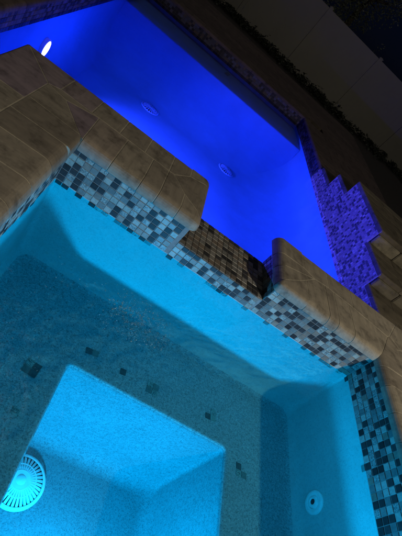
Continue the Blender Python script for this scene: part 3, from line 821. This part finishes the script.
# ================================================================== WATER GLINTS: ripple highlights on the spa built as small pale flakes
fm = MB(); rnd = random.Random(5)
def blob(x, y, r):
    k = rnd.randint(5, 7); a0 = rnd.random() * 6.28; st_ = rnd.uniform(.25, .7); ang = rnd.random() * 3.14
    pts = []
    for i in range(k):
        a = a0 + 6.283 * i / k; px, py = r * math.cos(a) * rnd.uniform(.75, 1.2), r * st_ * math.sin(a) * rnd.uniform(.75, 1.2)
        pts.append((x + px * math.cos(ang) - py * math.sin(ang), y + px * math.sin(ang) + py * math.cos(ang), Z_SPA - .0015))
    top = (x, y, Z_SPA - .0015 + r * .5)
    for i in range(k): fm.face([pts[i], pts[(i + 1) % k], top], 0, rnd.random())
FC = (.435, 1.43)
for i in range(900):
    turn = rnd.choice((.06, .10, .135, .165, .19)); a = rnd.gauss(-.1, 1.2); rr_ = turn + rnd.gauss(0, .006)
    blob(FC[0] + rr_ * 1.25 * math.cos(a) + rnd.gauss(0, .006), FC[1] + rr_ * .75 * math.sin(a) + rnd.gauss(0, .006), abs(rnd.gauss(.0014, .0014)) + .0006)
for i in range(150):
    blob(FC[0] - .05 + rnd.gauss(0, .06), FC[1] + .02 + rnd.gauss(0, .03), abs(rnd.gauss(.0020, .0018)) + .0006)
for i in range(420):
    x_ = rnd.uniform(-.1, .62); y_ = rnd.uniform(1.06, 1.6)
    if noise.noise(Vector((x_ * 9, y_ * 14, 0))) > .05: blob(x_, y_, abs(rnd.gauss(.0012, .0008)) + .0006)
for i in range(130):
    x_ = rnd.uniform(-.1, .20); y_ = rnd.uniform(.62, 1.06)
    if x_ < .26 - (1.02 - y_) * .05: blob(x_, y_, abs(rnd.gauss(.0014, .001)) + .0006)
tag(fm.build('glint_flakes', [M['glint']]), 'swirl of small pale flakes standing in for ripple glints on the spa water above the bench', 'glint', kind='stuff')

# ================================================================== PATIO LANTERN (behind the camera, lights the stone)
LP = Vector((2.93, -0.9, 1.15))
ln = thing('patio_lantern', 'black post lantern standing on the patio behind the spa', 'lantern', (LP.x, LP.y, Z_COP))
pb = MB(); lathe(pb, (LP.x, LP.y, Z_COP), (0, 0, 1), [(.09, 0), (.09, .03), (.03, .06), (.025, 1.6), (.025, LP.z - Z_COP - .17), (.08, LP.z - Z_COP - .15), (.001, LP.z - Z_COP - .149)], 20)
pb.build('post', [M['black_metal']], ln)
rf = MB(); lathe(rf, (LP.x, LP.y, LP.z + .15), (0, 0, 1), [(.13, 0), (.12, .02), (.03, .09), (.001, .12)], 20); lathe(rf, (LP.x, LP.y, LP.z + .15), (0, 0, 1), [(.13, 0), (.001, .001)], 20)
for k in range(4):
    a = math.pi / 4 + k * math.pi / 2; x, y = LP.x + .09 * math.cos(a), LP.y + .09 * math.sin(a); rf.box(x - .006, x + .006, y - .006, y + .006, LP.z - .15, LP.z + .15)
rf.build('roof', [M['black_metal']], ln)
ld = bpy.data.lights.new('lantern_bulb', 'POINT'); ld.energy = 430; ld.color = (1.0, .88, .68); ld.shadow_soft_size = .05
lo = bpy.data.objects.new('lantern_bulb', ld); col.objects.link(lo); lo.location = (LP.x, LP.y, LP.z + ZO)

# ================================================================== NIGHT SKY
w = bpy.data.worlds.new('World'); scene.world = w; w.use_nodes = True; nt = w.node_tree
bg = nt.nodes['Background']; sky = nt.nodes.new('ShaderNodeTexSky'); sky.sky_type = 'NISHITA'; sky.sun_disc = False
sky.sun_elevation = math.radians(40); sky.sun_rotation = math.radians(200)
nt.links.new(mixc(nt, 1.0, sky.outputs[0], (.22, .32, 1.0), 'MULTIPLY'), bg.inputs['Color']); bg.inputs['Strength'].default_value = 0.0008
sl = bpy.data.lights.new('sky_fill', 'SUN'); sl.energy = .14; sl.angle = math.radians(30); sl.color = (1, .94, .88)  # weak wide sun added as fill in place of skylight
so = bpy.data.objects.new('sky_fill', sl); col.objects.link(so); so.rotation_euler = (math.radians(-18), math.radians(-12), 0); so.location = (0, -5, 12)

# ================================================================== CAMERA
Rm = [[0.7895961848446749, 0.12240890291666222, 0.6012935434257324], [0.5423354627991435, -0.5976370623541462, -0.5905101078653484], [0.28707161244047275, 0.792367340434628, -0.5382786333706563]]
cd = bpy.data.cameras.new('camera'); cam = bpy.data.objects.new('camera', cd); col.objects.link(cam)
r, d, f = Vector(Rm[0]), Vector(Rm[1]), Vector(Rm[2])
mw = Matrix.Identity(4)
for i in range(3): mw[i][0] = r[i]; mw[i][1] = -d[i]; mw[i][2] = -f[i]
mw[2][3] = ZO
cam.matrix_world = mw
cd.sensor_fit = 'VERTICAL'; cd.sensor_height = 36; cd.sensor_width = 27; cd.lens = 412.2925 / 536 * 36
cd.clip_start = .02; cd.clip_end = 500
scene.camera = cam
scene.view_settings.view_transform = 'Standard'; scene.view_settings.look = 'None'; scene.view_settings.exposure = 0; scene.view_settings.gamma = 1
scene.render.resolution_x = 768; scene.render.resolution_y = 1024
scene.cycles.max_bounces = 10; scene.cycles.diffuse_bounces = 6; scene.cycles.transparent_max_bounces = 12
scene.cycles.use_denoising = True; scene.cycles.caustics_reflective = True; scene.cycles.blur_glossy = 1.0
